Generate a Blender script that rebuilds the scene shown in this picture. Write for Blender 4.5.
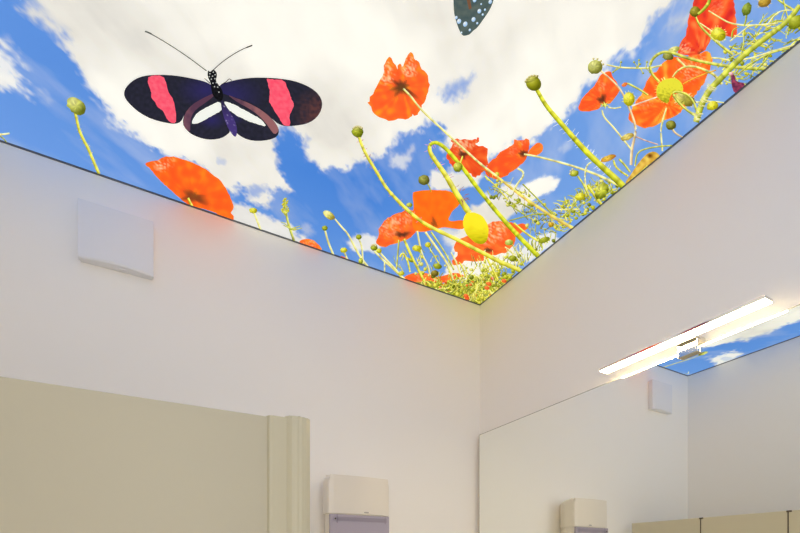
import bpy, bmesh, math, random
import numpy as np
from mathutils import Vector, Matrix
from mathutils import noise as mnoise

for o in list(bpy.data.objects): bpy.data.objects.remove(o)
S = bpy.context.scene
COL = S.collection
R = math.radians

# ------------------------------------------------------------------ camera
CAMX, CAMY, CAMZ = -1.4305, -1.8194, 1.35
F, CX, HY, YAW = 437.2215, 400.0, 561.15, R(27.8)
H = 1.334                       # ceiling above the lens
ZC = CAMZ + H                   # ceiling height
W = 1.9405                      # room width
DEPTH = 2.75                    # room length
cd = bpy.data.cameras.new('camera'); cam = bpy.data.objects.new('camera', cd); COL.objects.link(cam)
cd.sensor_width = 36.0; cd.lens = F / 800 * 36.0
cd.shift_x = 0.0; cd.shift_y = (HY - 266.5) / 800.0
cd.clip_start = 0.02
cam.location = (CAMX, CAMY, CAMZ); cam.rotation_euler = (math.pi / 2, 0, -YAW)
S.camera = cam

# ------------------------------------------------------------------ world, exposure
w = bpy.data.worlds.new('world'); S.world = w; w.use_nodes = True
w.node_tree.nodes['Background'].inputs[0].default_value = (1.0, 0.955, 0.87, 1)
w.node_tree.nodes['Background'].inputs[1].default_value = 4.15      # fill daylight for the window added behind the camera
vs = S.view_settings
vs.view_transform = 'Standard'; vs.look = 'None'; vs.gamma = 1.0; vs.use_curve_mapping = False
vs.exposure = 0.0
PRINT_GAIN = 0.82                # light given off by the backlit print
LAMP_GAIN = 60.0                # light given off by the mirror lamp
S.cycles.max_bounces = 10; S.cycles.diffuse_bounces = 8; S.cycles.glossy_bounces = 6
S.cycles.use_denoising = True

# ------------------------------------------------------------------ helpers
def lin(c):
    return tuple(((v / 255) / 12.92 if v / 255 <= 0.04045 else ((v / 255 + 0.055) / 1.055) ** 2.4) for v in c)

def tag(o, label=None, cat=None, group=None, kind=None):
    if label: o['label'] = label
    if cat: o['category'] = cat
    if group: o['group'] = group
    if kind: o['kind'] = kind
    return o

def empty(name, loc=(0, 0, 0)):
    o = bpy.data.objects.new(name, None); COL.objects.link(o); o.location = loc
    o.empty_display_size = 0.1
    return o

def link(name, me, mat=None, parent=None):
    o = bpy.data.objects.new(name, me); COL.objects.link(o)
    if mat: me.materials.append(mat)
    if parent:
        o.parent = parent
        bpy.context.view_layer.update()
        o.matrix_parent_inverse = parent.matrix_world.inverted()
    return o

def obj(name, bm, mat=None, parent=None, smooth=False):
    me = bpy.data.meshes.new(name)
    bmesh.ops.recalc_face_normals(bm, faces=bm.faces)
    bm.to_mesh(me); bm.free()
    if smooth:
        for p in me.polygons: p.use_smooth = True
    return link(name, me, mat, parent)

def add_box(bm, x0, x1, y0, y1, z0, z1, bev=0.0, seg=2):
    b = bmesh.new()
    bmesh.ops.create_cube(b, size=1.0)
    for v in b.verts:
        v.co = Vector(((x0 + x1) / 2 + v.co.x * abs(x1 - x0), (y0 + y1) / 2 + v.co.y * abs(y1 - y0), (z0 + z1) / 2 + v.co.z * abs(z1 - z0)))
    if bev: bmesh.ops.bevel(b, geom=list(b.edges), offset=bev, segments=seg, affect='EDGES', profile=0.5)
    me = bpy.data.meshes.new('tmp'); b.to_mesh(me); b.free(); bm.from_mesh(me); bpy.data.meshes.remove(me)
    return bm

def box(x0, x1, y0, y1, z0, z1, bev=0.0, seg=2):
    return add_box(bmesh.new(), x0, x1, y0, y1, z0, z1, bev, seg)

def prism(pts, axis, a0, a1, bev=0.0, seg=3):
    """outline pts (u,v) extruded along axis: 'z' -> (x,y), 'y' -> (x,z), 'x' -> (y,z)"""
    bm = bmesh.new()
    mk = {'z': lambda u, v, a: (u, v, a), 'y': lambda u, v, a: (u, a, v), 'x': lambda u, v, a: (a, u, v)}[axis]
    lo = [bm.verts.new(mk(u, v, a0)) for u, v in pts]; hi = [bm.verts.new(mk(u, v, a1)) for u, v in pts]
    n = len(pts)
    bm.faces.new(lo); f1 = bm.faces.new(hi)
    for i in range(n): bm.faces.new((lo[i], lo[(i + 1) % n], hi[(i + 1) % n], hi[i]))
    if bev:
        bmesh.ops.bevel(bm, geom=list(f1.edges), offset=bev, segments=seg, affect='EDGES', profile=0.5)
    return bm

def add_disc(bm, c, r, depth, axis='y', n=20):
    m = {'y': Matrix.Rotation(math.pi / 2, 4, 'X'), 'z': Matrix.Identity(4), 'x': Matrix.Rotation(math.pi / 2, 4, 'Y')}[axis]
    bmesh.ops.create_cone(bm, cap_ends=True, segments=n, radius1=r, radius2=r, depth=depth, matrix=Matrix.Translation(c) @ m)
    return bm

def mat(name, col, rough=0.5, metal=0.0, spec=0.5, bump=0.0, bscale=200.0, var=0.0, vscale=3.0, coat=0.0):
    m = bpy.data.materials.new(name); m.use_nodes = True
    nt = m.node_tree; b = nt.nodes['Principled BSDF']
    c = lin(col) + (1,)
    b.inputs['Base Color'].default_value = c
    b.inputs['Roughness'].default_value = rough; b.inputs['Metallic'].default_value = metal
    b.inputs['Specular IOR Level'].default_value = spec; b.inputs['Coat Weight'].default_value = coat
    tc = nt.nodes.new('ShaderNodeTexCoord')
    if var:
        nz = nt.nodes.new('ShaderNodeTexNoise'); nz.inputs['Scale'].default_value = vscale; nz.inputs['Detail'].default_value = 4
        nt.links.new(tc.outputs['Object'], nz.inputs['Vector'])
        mx = nt.nodes.new('ShaderNodeMix'); mx.data_type = 'RGBA'
        mx.inputs['A'].default_value = tuple(v * (1 - var) for v in c[:3]) + (1,)
        mx.inputs['B'].default_value = tuple(min(1, v * (1 + var)) for v in c[:3]) + (1,)
        nt.links.new(nz.outputs['Fac'], mx.inputs['Factor']); nt.links.new(mx.outputs['Result'], b.inputs['Base Color'])
    if bump:
        nz = nt.nodes.new('ShaderNodeTexNoise'); nz.inputs['Scale'].default_value = bscale; nz.inputs['Detail'].default_value = 3
        nt.links.new(tc.outputs['Object'], nz.inputs['Vector'])
        bp = nt.nodes.new('ShaderNodeBump'); bp.inputs['Strength'].default_value = bump; bp.inputs['Distance'].default_value = 0.002
        nt.links.new(nz.outputs['Fac'], bp.inputs['Height']); nt.links.new(bp.outputs['Normal'], b.inputs['Normal'])
    return m

def mat_emit(name, col, gain):
    m = bpy.data.materials.new(name); m.use_nodes = True; nt = m.node_tree
    b = nt.nodes['Principled BSDF']; b.inputs['Base Color'].default_value = (0.6, 0.6, 0.6, 1)
    b.inputs['Emission Color'].default_value = lin(col) + (1,); b.inputs['Emission Strength'].default_value = gain
    return m

M = {}
M['wall'] = mat('painted_plaster', (250, 246, 239), 0.62, spec=0.3, bump=0.08, bscale=260, var=0.012, vscale=2.0)
M['slab'] = mat('ceiling_slab', (200, 200, 198), 0.8)
M['trim'] = mat('dark_gasket', (96, 100, 104), 0.6)
M['floor'] = mat('floor_vinyl', (222, 216, 206), 0.45, var=0.08, vscale=14)
M['panel'] = mat('beige_laminate', (188, 181, 158), 0.42, spec=0.4, var=0.01, vscale=5)
M['front'] = mat('beige_laminate_lamplit', (216, 208, 182), 0.4, spec=0.4, var=0.01)  # lighter copy of the panel laminate, lamp light put into its colour
M['rim'] = mat('ground_glass_edge', (150, 148, 130), 0.4)
M['edge'] = mat('beige_edge_profile', (193, 186, 160), 0.38, spec=0.4, var=0.01)
M['dark'] = mat('dark_joint', (90, 78, 62), 0.7)
M['white'] = mat('white_plastic', (236, 236, 238), 0.38, spec=0.5, var=0.006)
M['cover'] = mat('satin_white_plastic', (234, 226, 212), 0.3, spec=0.5, var=0.006)
M['smoke'] = mat('smoky_grey_plastic', (176, 168, 182), 0.22, spec=0.5, var=0.02)
M['smoke2'] = mat('smoky_grey_shade', (150, 142, 156), 0.3)
M['chrome'] = mat('chrome', (225, 222, 216), 0.08, metal=1.0)
M['steel'] = mat('brushed_steel', (150, 148, 142), 0.35, metal=1.0)
M['mirror'] = mat('mirror_silver', (250, 252, 247), 0.0, metal=1.0)
M['backing'] = mat('mirror_backing', (226, 220, 206), 0.6)
M['lamp'] = mat_emit('warm_diffuser', (255, 228, 176), LAMP_GAIN)
M['door'] = mat('door_laminate', (240, 236, 228), 0.45)

def ink_material():
    m = bpy.data.materials.new('backlit_ink'); m.use_nodes = True; nt = m.node_tree
    b = nt.nodes['Principled BSDF']
    at = nt.nodes.new('ShaderNodeAttribute'); at.attribute_name = 'ink'
    nt.links.new(at.outputs['Color'], b.inputs['Emission Color'])
    b.inputs['Emission Strength'].default_value = PRINT_GAIN
    sc = nt.nodes.new('ShaderNodeMix'); sc.data_type = 'RGBA'; sc.inputs['Factor'].default_value = 0.45
    sc.inputs['A'].default_value = (0, 0, 0, 1); nt.links.new(at.outputs['Color'], sc.inputs['B']); nt.links.new(sc.outputs['Result'], b.inputs['Base Color'])
    b.inputs['Roughness'].default_value = 0.6
    b.inputs['Specular IOR Level'].default_value = 0.0
    return m
M['ink'] = ink_material()

# ------------------------------------------------------------------ the room
def struct(name, bm, m):
    o = obj(name, bm, m); o['kind'] = 'structure'; return o
T = 0.12
struct('floor', box(-W - T, T, -DEPTH - T, T, -0.1, 0), M['floor'])
struct('ceiling', box(-W - T, T, -DEPTH - T, T, ZC + 0.03, ZC + 0.15), M['slab'])
struct('wall_north', box(-W - T, T, 0, T, 0, ZC + 0.03), M['wall'])
struct('wall_east', box(0, T, -DEPTH, 0, 0, ZC + 0.03), M['wall'])
struct('wall_west', box(-W - T, -W, -DEPTH, 0, 0, ZC + 0.03), M['wall'])
WX0, WX1, WZ0, WZ1 = -1.80, -0.98, 1.0, 2.35      # added window opening, unseen behind the camera, to brighten the walls
sw = box(-W - T, WX0, -DEPTH - T, -DEPTH, 0, ZC + 0.03)
add_box(sw, WX1, T, -DEPTH - T, -DEPTH, 0, ZC + 0.03); add_box(sw, WX0, WX1, -DEPTH - T, -DEPTH, 0, WZ0); add_box(sw, WX0, WX1, -DEPTH - T, -DEPTH, WZ1, ZC + 0.03)
struct('wall_south', sw, M['wall'])
fb = box(WX0, WX0 + .04, -DEPTH - .08, -DEPTH - .03, WZ0, WZ1); add_box(fb, WX1 - .04, WX1, -DEPTH - .08, -DEPTH - .03, WZ0, WZ1)
add_box(fb, WX0 + .04, WX1 - .04, -DEPTH - .08, -DEPTH - .03, WZ0, WZ0 + .04); add_box(fb, WX0 + .04, WX1 - .04, -DEPTH - .08, -DEPTH - .03, WZ1 - .04, WZ1)
wf = struct('fill_window_1', fb, M['white'])
pt = bpy.data.lights.new('fill_window_portal', 'AREA'); pt.shape = 'RECTANGLE'; pt.size = WX1 - WX0 - .08; pt.size_y = WZ1 - WZ0 - .08; pt.cycles.is_portal = True
po = bpy.data.objects.new('fill_window_portal', pt); COL.objects.link(po); po.location = ((WX0 + WX1) / 2, -DEPTH - .05, (WZ0 + WZ1) / 2); po.rotation_euler = (math.pi / 2, 0, 0)  # portal of the added window, guides the fill daylight
d = obj('door_1', box(-0.90, -0.07, -DEPTH, -DEPTH + 0.03, 0.005, 2.05, 0.004), M['door']); d['kind'] = 'structure'
hb = bmesh.new(); add_disc(hb, (-0.83, -DEPTH + 0.04, 1.05), 0.024, 0.02); add_box(hb, -0.85, -0.71, -DEPTH + 0.062, -DEPTH + 0.076, 1.04, 1.06, 0.004); add_disc(hb, (-0.83, -DEPTH + 0.055, 1.05), 0.009, 0.03)
obj('door_handle', hb, M['steel'], d)
g = 0.0025
for nm, b in (('trim_1', (-W, 0, -g, 0)), ('trim_2', (-g, 0, -DEPTH, -g)), ('trim_3', (-W, -W + g, -DEPTH, -g)), ('trim_4', (-W + g, -g, -DEPTH, -DEPTH + g))):
    struct(nm, box(b[0], b[1], b[2], b[3], ZC - 0.0035, ZC + 0.028), M['trim'])

# ------------------------------------------------------------------ the backlit print: tracing helpers
sY, cY = math.sin(YAW), math.cos(YAW)
MIRX = -0.0348
def P(px, py):
    """where a spot of the printed picture lies on the ceiling (metres)"""
    Z = F * H / (HY - py); r = (px - CX) / F * Z
    return (CAMX + Z * sY + r * cY, CAMY + Z * cY - r * sY)
def PM(px, py):
    """a spot of the print that the photo shows in the wall mirror"""
    x, y = P(px, py); return (2 * MIRX - x, y)

def chaikin(p, n=1, closed=True):
    for _ in range(n):
        q = []
        m = len(p)
        rng = range(m) if closed else range(m - 1)
        if not closed: q.append(p[0])
        for i in rng:
            a, b = p[i], p[(i + 1) % m]
            q.append((a[0] * .75 + b[0] * .25, a[1] * .75 + b[1] * .25)); q.append((a[0] * .25 + b[0] * .75, a[1] * .25 + b[1] * .75))
        if not closed: q.append(p[-1])
        p = q
    return p

def crinkle(p, amp, step, seed):
    rd = random.Random(seed); q = []
    for i in range(len(p)):
        a, b = p[i], p[(i + 1) % len(p)]
        L = math.hypot(b[0] - a[0], b[1] - a[1]); n = max(1, int(L / step))
        for k in range(n):
            t = k / n
            q.append((a[0] + (b[0] - a[0]) * t + rd.uniform(-amp, amp), a[1] + (b[1] - a[1]) * t + rd.uniform(-amp, amp)))
    return q

def clip_half(poly, ax, val, keep_less):
    out = []
    n = len(poly)
    for i in range(n):
        a, b = poly[i], poly[(i + 1) % n]
        ia = (a[ax] <= val) if keep_less else (a[ax] >= val)
        ib = (b[ax] <= val) if keep_less else (b[ax] >= val)
        if ia: out.append(a)
        if ia != ib:
            t = (val - a[ax]) / (b[ax] - a[ax])
            out.append(tuple(a[k] + (b[k] - a[k]) * t for k in range(len(a))))
    return out

def seg_d(p, a, b):
    vx, vy = b[0] - a[0], b[1] - a[1]; L = vx * vx + vy * vy
    t = 0 if L == 0 else max(0, min(1, ((p[0] - a[0]) * vx + (p[1] - a[1]) * vy) / L))
    return math.hypot(p[0] - a[0] - t * vx, p[1] - a[1] - t * vy)

def nz(x, y, s=0.0):
    return mnoise.noise(Vector((x, y, s)))

def mix(a, b, t):
    t = max(0, min(1, t)); return tuple(a[k] + (b[k] - a[k]) * t for k in range(3))

ZK = [ZC + 0.0008]
EDGE = 0.0036
class Ink:
    def __init__(s): s.v = []; s.c = []; s.f = []
    def lift(s): ZK[0] -= 6e-7
    def poly(s, pts):
        """pts: list of (px, py, r, g, b)"""
        q = [P(p[0], p[1]) + tuple(p[2:5]) for p in pts]
        for ax, val, less in ((0, -EDGE, True), (1, -EDGE, True), (0, -W + EDGE, False)):
            q = clip_half(q, ax, val, less)
            if len(q) < 3: return
        b = len(s.v)
        for x, y, r_, g_, b_ in q:
            s.v.append((x, y, ZK[0])); s.c.append(lin((max(0, min(255, r_)), max(0, min(255, g_)), max(0, min(255, b_)))))
        s.f.append(tuple(range(b, b + len(q))))
    def area(s, out, colf, cell=1.6):
        s.lift()
        xs = [p[0] for p in out]; ys = [p[1] for p in out]
        x0, y0 = min(xs), min(ys); nx = int((max(xs) - x0) / cell) + 1; ny = int((max(ys) - y0) / cell) + 1
        for j in range(ny):
            row = clip_half(clip_half(list(out), 1, y0 + j * cell, False), 1, y0 + (j + 1) * cell, True)
            if len(row) < 3: continue
            for i in range(nx):
                c = clip_half(clip_half(row, 0, x0 + i * cell, False), 0, x0 + (i + 1) * cell, True)
                if len(c) < 3: continue
                d = []
                for p in c:
                    if not d or abs(p[0] - d[-1][0]) + abs(p[1] - d[-1][1]) > 1e-4: d.append(p)
                if len(d) > 1 and abs(d[0][0] - d[-1][0]) + abs(d[0][1] - d[-1][1]) < 1e-4: d.pop()
                if len(d) < 3: continue
                A = abs(sum(d[k][0] * d[(k + 1) % len(d)][1] - d[(k + 1) % len(d)][0] * d[k][1] for k in range(len(d)))) / 2
                if A < 1e-4: continue
                s.poly([p + tuple(colf(p[0], p[1])) for p in d])
    def stroke(s, pts, w0, w1=None, col=(205, 210, 50), hi=(240, 240, 110), lo=(140, 150, 15), seed=0, rough=0.0):
        """a stem: light on one flank, dark on the other"""
        s.lift()
        if w1 is None: w1 = w0
        p = chaikin(list(pts), 2, False) if len(pts) > 2 else list(pts)
        if len(p) > 2 or w0 > 1.2:
            q = [p[0]]
            for a, b in zip(p, p[1:]):
                l = math.hypot(b[0] - a[0], b[1] - a[1]); m = max(1, int(l / 2.2))
                for i in range(1, m + 1): q.append((a[0] + (b[0] - a[0]) * i / m, a[1] + (b[1] - a[1]) * i / m))
            p = q
        n = len(p); L = []
        for i in range(n):
            a, b = p[max(0, i - 1)], p[min(n - 1, i + 1)]
            dx, dy = b[0] - a[0], b[1] - a[1]; l = math.hypot(dx, dy) or 1
            t = i / (n - 1); ww = (w0 + (w1 - w0) * t) / 2 * (1 + rough * nz(p[i][0] * .4, p[i][1] * .4, seed))
            k = 1 + 0.32 * nz(p[i][0] * .37, p[i][1] * .37, seed + 7) + .12 * nz(p[i][0] * 1.1, p[i][1] * 1.1, seed)
            nx_, ny_ = -dy / l, dx / l
            if ny_ > 0: nx_, ny_ = -nx_, -ny_            # first flank is always the upper one
            rows = []
            for q, cc in ((1, mix(hi, col, .45)), (.45, hi), (-.25, col), (-1, lo)):
                rows.append((p[i][0] + nx_ * ww * q, p[i][1] + ny_ * ww * q) + tuple(min(255, v * k) for v in cc))
            L.append(rows)
        for i in range(n - 1):
            for k in range(3): s.poly([L[i][k], L[i][k + 1], L[i + 1][k + 1], L[i + 1][k]])
    def blob(s, cx, cy, rx, ry, ang=0, col=(200, 205, 60), hi=(240, 240, 130), lo=(120, 130, 20), hx=-.3, hy=-.4, tex=0.0, seed=0):
        s.lift(); a = R(ang); ca, sa = math.cos(a), math.sin(a); N = 20
        def pt(rr, th):
            u, v = rx * rr * math.cos(th), ry * rr * math.sin(th)
            if tex and rr > .95: k = 1 + tex * .5 * nz(cx + math.cos(th) * 3, cy + math.sin(th) * 3, seed); u *= k; v *= k
            x, y = cx + u * ca - v * sa, cy + u * sa + v * ca
            dd = math.hypot((x - cx) / max(rx, ry) - hx, (y - cy) / max(rx, ry) - hy)
            c = mix(hi, col, dd / .6) if dd < .6 else mix(col, lo, (dd - .6) / .6)
            if tex: k = 1 + tex * nz(x * .9, y * .9, seed); c = tuple(v * k for v in c)
            return (x, y) + c
        rs = [0, .35, .7, 1]
        for i in range(N):
            t0, t1 = 2 * math.pi * i / N, 2 * math.pi * (i + 1) / N
            s.poly([pt(0, 0), pt(rs[1], t0), pt(rs[1], t1)])
            for k in (1, 2): s.poly([pt(rs[k], t0), pt(rs[k + 1], t0), pt(rs[k + 1], t1), pt(rs[k], t1)])
    def build(s, name, parent, label=None, kind=None):
        ZK[0] -= 3e-6
        me = bpy.data.meshes.new(name); me.from_pydata(s.v, [], s.f)
        at = me.color_attributes.new('ink', 'FLOAT_COLOR', 'POINT')
        buf = np.ones((len(s.v), 4), dtype=np.float32)
        if s.v: buf[:, :3] = np.array(s.c, dtype=np.float32)
        at.data.foreach_set('color', buf.ravel())
        o = link(name, me, M['ink'], parent)
        if label: o['label'] = label
        if kind: o['kind'] = kind
        return o

def zoomed(ox, oy, k, pts): return [(ox + x / k, oy + y / k) for x, y in pts]

# ---- numpy value noise for the printed sky
rng = np.random.RandomState(5); TAB = rng.rand(256, 256)
def vnoise(x, y):
    xi = np.floor(x).astype(int); yi = np.floor(y).astype(int); fx = x - xi; fy = y - yi
    fx = fx * fx * (3 - 2 * fx); fy = fy * fy * (3 - 2 * fy)
    a = TAB[xi % 256, yi % 256]; b = TAB[(xi + 1) % 256, yi % 256]; c = TAB[xi % 256, (yi + 1) % 256]; d_ = TAB[(xi + 1) % 256, (yi + 1) % 256]
    return (a * (1 - fx) + b * fx) * (1 - fy) + (c * (1 - fx) + d_ * fx) * fy
def fbm(x, y, o=5, g_=.55):
    s_ = 0; a = 1; t = 0
    for k in range(o): s_ = s_ + a * (vnoise(x + 17.3 * k, y + 9.1 * k) - .5); t += a; a *= g_; x = x * 2.03; y = y * 2.03
    return s_ / t * 2

def sdist(X, Y, poly):
    d2 = np.full(X.shape, 1e9); ins = np.zeros(X.shape, bool); n = len(poly)
    for i in range(n):
        ax, ay = poly[i]; bx, by = poly[(i + 1) % n]
        vx, vy = bx - ax, by - ay; L = vx * vx + vy * vy + 1e-12
        t = np.clip(((X - ax) * vx + (Y - ay) * vy) / L, 0, 1)
        d2 = np.minimum(d2, (X - ax - t * vx) ** 2 + (Y - ay - t * vy) ** 2)
        c = ((ay > Y) != (by > Y)) & (X < (bx - ax) * (Y - ay) / (by - ay + 1e-12) + ax)
        ins ^= c
    return np.where(ins, 1, -1) * np.sqrt(d2)

# clouds, in order: (outline, toward white 1 / blue 0, softness m, ragged m, strength)
def px(*p): return [P(a, b) for a, b in p]
def mp(*p): return [PM(a, b) for a, b in p]
CLOUDS = [
    # the great cloud from the upper left to the upper right
    (px((46, 0), (54, 16), (60, 25), (67, 45), (80, 67), (92, 92), (110, 110), (132, 132), (152, 150), (172, 156), (190, 163), (207, 172), (225, 188), (232, 193), (238, 184),
        (244, 188), (252, 200), (268, 207), (272, 196), (262, 186), (278, 188), (292, 190), (286, 180), (276, 170), (274, 152), (277, 135), (283, 128), (296, 126), (303, 136), (304, 148),
        (311, 160), (320, 170), (330, 167), (350, 168), (358, 163), (374, 160), (386, 148), (400, 136), (420, 126), (432, 121), (442, 128), (444, 150), (452, 165), (470, 172), (490, 160), (515, 143), (528, 140), (540, 135),
        (552, 126), (568, 112), (578, 102), (590, 82), (606, 70), (614, 61), (638, 50), (648, 35), (657, 17), (677, 0), (690, -30), (720, -160), (300, -300), (0, -160), (30, -40)), 1, .014, .045, 1),
    (px((447, 94), (450, 84), (462, 79), (474, 76), (468, 84), (462, 92), (455, 96)), 0, .022, .06, .8),
    (px((432, 172), (446, 174), (470, 172), (484, 176), (474, 190), (450, 190), (430, 188)), 1, .008, .02, .95),
    (px((388, 158), (396, 154), (404, 154), (412, 150), (410, 160), (402, 168), (392, 168)), 1, .012, .03, .6),
    (px((246, 190), (256, 186), (264, 190), (262, 196), (252, 196)), 0, .012, .03, .7),
    (px((218, 160), (225, 160), (226, 165), (218, 164)), 0, .006, .02, .35),
    (px((470, 215), (472, 205), (480, 198), (492, 190), (505, 184), (520, 187), (532, 182), (545, 176), (558, 181), (553, 190), (543, 197), (530, 203), (515, 214), (500, 222), (512, 240), (520, 262), (500, 270), (470, 282), (440, 278), (455, 262), (452, 240)), 1, .008, .025, 1),
    (px((460, 190), (470, 186), (482, 190), (486, 200), (478, 206), (468, 203)), 0, .006, .015, 1),
    (px((488, 188), (500, 186), (502, 194), (494, 198), (488, 194)), 0, .006, .015, .9),
    (px((508, 222), (520, 218), (538, 216), (548, 226), (540, 234), (526, 232)), 0, .006, .02, .9),
    (px((530, 240), (540, 236), (556, 232), (560, 240), (530, 262), (515, 256)), 1, .006, .02, .8),
    (px((232, 204), (246, 208), (262, 214), (280, 222), (292, 228), (305, 240), (318, 250), (290, 262), (230, 250)), 1, .010, .035, .92),
    (px((300, 226), (308, 224), (312, 232), (304, 238)), 1, .015, .03, .35),
    (px((348, 243), (355, 236), (366, 234), (376, 237), (382, 246), (378, 254), (366, 252), (352, 250)), 1, .010, .025, .85),
    (px((440, 228), (455, 230), (466, 236), (460, 250), (446, 244)), 1, .012, .02, .7),
    (px((495, 130), (504, 128), (515, 132)), 0, .01, .01, 0),
    # wisps at the left
    (px((-40, 20), (-10, 36), (0, 43), (8, 50), (16, 61), (6, 62), (-8, 56), (-40, 44)), 1, .022, .05, .85),
    (px((-60, 50), (-20, 64), (0, 70), (14, 75), (24, 84), (20, 92), (6, 88), (-20, 80), (-60, 76)), 1, .022, .06, .9),
    (px((38, 89), (46, 92), (54, 101), (48, 103), (40, 96)), 1, .018, .03, .45),
    (px((92, 100), (100, 104), (106, 114), (98, 112)), 1, .012, .03, .4),
    (px((18, -6), (30, -2), (36, 8), (24, 8)), 1, .03, .05, .3),
    (px((640, 70), (650, 60), (655, 75), (640, 84)), 1, .02, .04, .25),
    (px((668, 26), (674, 18), (684, 14), (694, 8), (692, 22), (680, 28)), 1, .014, .03, .6),
    (px((558, 150), (564, 144), (572, 140), (570, 148), (564, 154)), 1, .012, .02, .3),
    (px((700, 78), (712, 74), (716, 84), (706, 90)), 1, .02, .03, .4),
    # cloud seen in the mirror
    (mp((690, 352), (716, 344), (735, 340), (746, 342), (754, 337), (770, 333), (784, 325), (800, 320), (840, 312), (860, 280), (800, 270), (740, 300)), 1, .02, .05, .9),
    (mp((711, 362), (718, 356), (732, 352), (743, 354), (734, 360), (722, 364)), 1, .015, .04, .6),
    # out of sight behind the camera
    ([(-1.7, -2.0), (-1.2, -1.95), (-.6, -2.1), (-.5, -2.5), (-1.3, -2.7), (-1.8, -2.5)], 1, .05, .16, .9),
]
def build_sky():
    nx, ny = 470, 660
    gx = np.linspace(-W + .0036, -.0036, nx); gy = np.linspace(-DEPTH + .004, -.0036, ny)
    X, Y = np.meshgrid(gx, gy)
    n1 = fbm(X * 9, Y * 9); n2 = fbm(X * 26 + 40, Y * 26 + 11, 4, .65)
    # streaky component, drawn out along the wisps
    u = X * .8 + Y * .6; v = -X * .6 + Y * .8
    n3 = fbm(u * 9 + 5, v * 30 + 3, 4, .6)
    n4 = fbm(X * 62 + 9, Y * 62 + 4, 3, .6)
    c = np.zeros_like(X)
    for poly, tgt, soft, rag, st in CLOUDS:
        if st == 0: continue
        sd = sdist(X, Y, poly) + rag * (.16 * n1 + .42 * n2 + .38 * n3 + .42 * n4)
        m = np.clip(.5 + sd / (2.6 * soft), 0, 1); m = m * m * (3 - 2 * m) * st
        c = c * (1 - m) + tgt * m
    # thin veil over the blue
    c = np.clip(c + np.clip(fbm(u * 3 + 7, v * 8 + 2, 5) * .35 + .02, 0, .3) * (1 - c), 0, 1)
    def lin3(a): return np.array(lin(a))
    # blue: deep in the middle of the picture, paler toward the corners
    cxm, cym = P(330, 205)
    dd = np.hypot(X - cxm, (Y - cym) * 1.0)
    t = np.clip((dd - .15) / 1.3, 0, 1)[..., None]
    blue = lin3((74, 132, 216)) * (1 - t) + lin3((106, 154, 226)) * t
    xr = np.clip((X + .75) / .6, 0, 1)[..., None]
    blue = blue * (1 - xr) + lin3((112, 158, 226)) * xr
    low = np.clip((Y + .35) / .35, 0, 1)[..., None] * .35
    blue = blue * (1 - low) + lin3((128, 172, 232)) * low
    ws = np.clip(.55 + fbm(X * 4 + 3, Y * 4 + 8, 4, .5) * 1.3, 0, 1)[..., None]
    white = lin3((224, 222, 214)) * (1 - ws) + lin3((250, 249, 240)) * ws
    white = white * (1 + .05 * n3[..., None] + .03 * n2[..., None])
    cc = c[..., None]
    colr = blue * (1 - cc) + white * cc
    me = bpy.data.meshes.new('ceiling_print')
    V = np.stack([X, Y, np.full_like(X, ZC + 0.0012)], -1).reshape(-1, 3)
    idx = np.arange(nx * ny).reshape(ny, nx)
    Fq = np.stack([idx[:-1, :-1], idx[1:, :-1], idx[1:, 1:], idx[:-1, 1:]], -1).reshape(-1, 4)
    me.from_pydata(V.tolist(), [], Fq.tolist())
    at = me.color_attributes.new('ink', 'FLOAT_COLOR', 'POINT')
    buf = np.ones((nx * ny, 4), np.float32); buf[:, :3] = colr.reshape(-1, 3)
    at.data.foreach_set('color', buf.ravel())
    return link('ceiling_print', me, M['ink'])
PRINT = build_sky()
tag(PRINT, 'backlit stretch ceiling printed with blue sky, clouds, orange poppies and a butterfly', 'ceiling print')

# ------------------------------------------------------------------ poppies
def poppy(out, cen, base=(252, 104, 44), deep=(238, 78, 38), pale=(255, 158, 52), dark=8, dstr=.8, wr=(), fringe=2.5, seed=0, cr=.5, cell=1.5, streak=.5, darksq=1.0, label=None, dang=0):
    o = crinkle(chaikin(out, 1), cr, 2.2, seed)
    cx, cy = cen
    da = R(dang)
    def cf(x, y):
        dx, dy = x - cx, y - cy; rr = math.hypot(dx, dy); th = math.atan2(dy, dx)
        n = nz(math.cos(th) * 6, math.sin(th) * 6 + rr * .03, seed) * streak + nz(x * .13, y * .13, seed + 3) * .7
        c = mix(base, deep, n * 1.1) if n > 0 else mix(base, pale, -n * 1.5)
        e = min(seg_d((x, y), out[i], out[(i + 1) % len(out)]) for i in range(len(out)))
        if e < fringe: c = mix(c, pale, (1 - e / fringe) * .6 * (0.5 + nz(x * .3, y * .3, seed + 9)))
        for wx, wy, wrad, ws in wr:
            q = 1 - math.hypot(x - wx, y - wy) / wrad
            if q > 0:
                r = 1 - abs(nz(x * .28 + y * .1, y * .34 - x * .12, seed + 5)) * 5
                if r > 0: c = mix(c, (255, 214, 168), min(1, q * 2) * r * ws)
                r2 = nz(x * .35, y * .35, seed + 21)
                if r2 > .1: c = mix(c, deep, r2 * q)
        if dark:
            ex = (dx * math.cos(da) + dy * math.sin(da)); ey = (-dx * math.sin(da) + dy * math.cos(da)) * darksq
            er = math.hypot(ex, ey)
            t = 1 - er / dark * (1 + .9 * nz(math.cos(th) * 1.8 + seed, math.sin(th) * 1.8, seed))
            if t > 0: c = mix(c, (62, 44, 34), min(1, t * 1.6) ** 1.3 * dstr)
        return c
    k = Ink(); k.area(o, cf, cell)
    return k.build('printed_poppy', PRINT, label)

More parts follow.
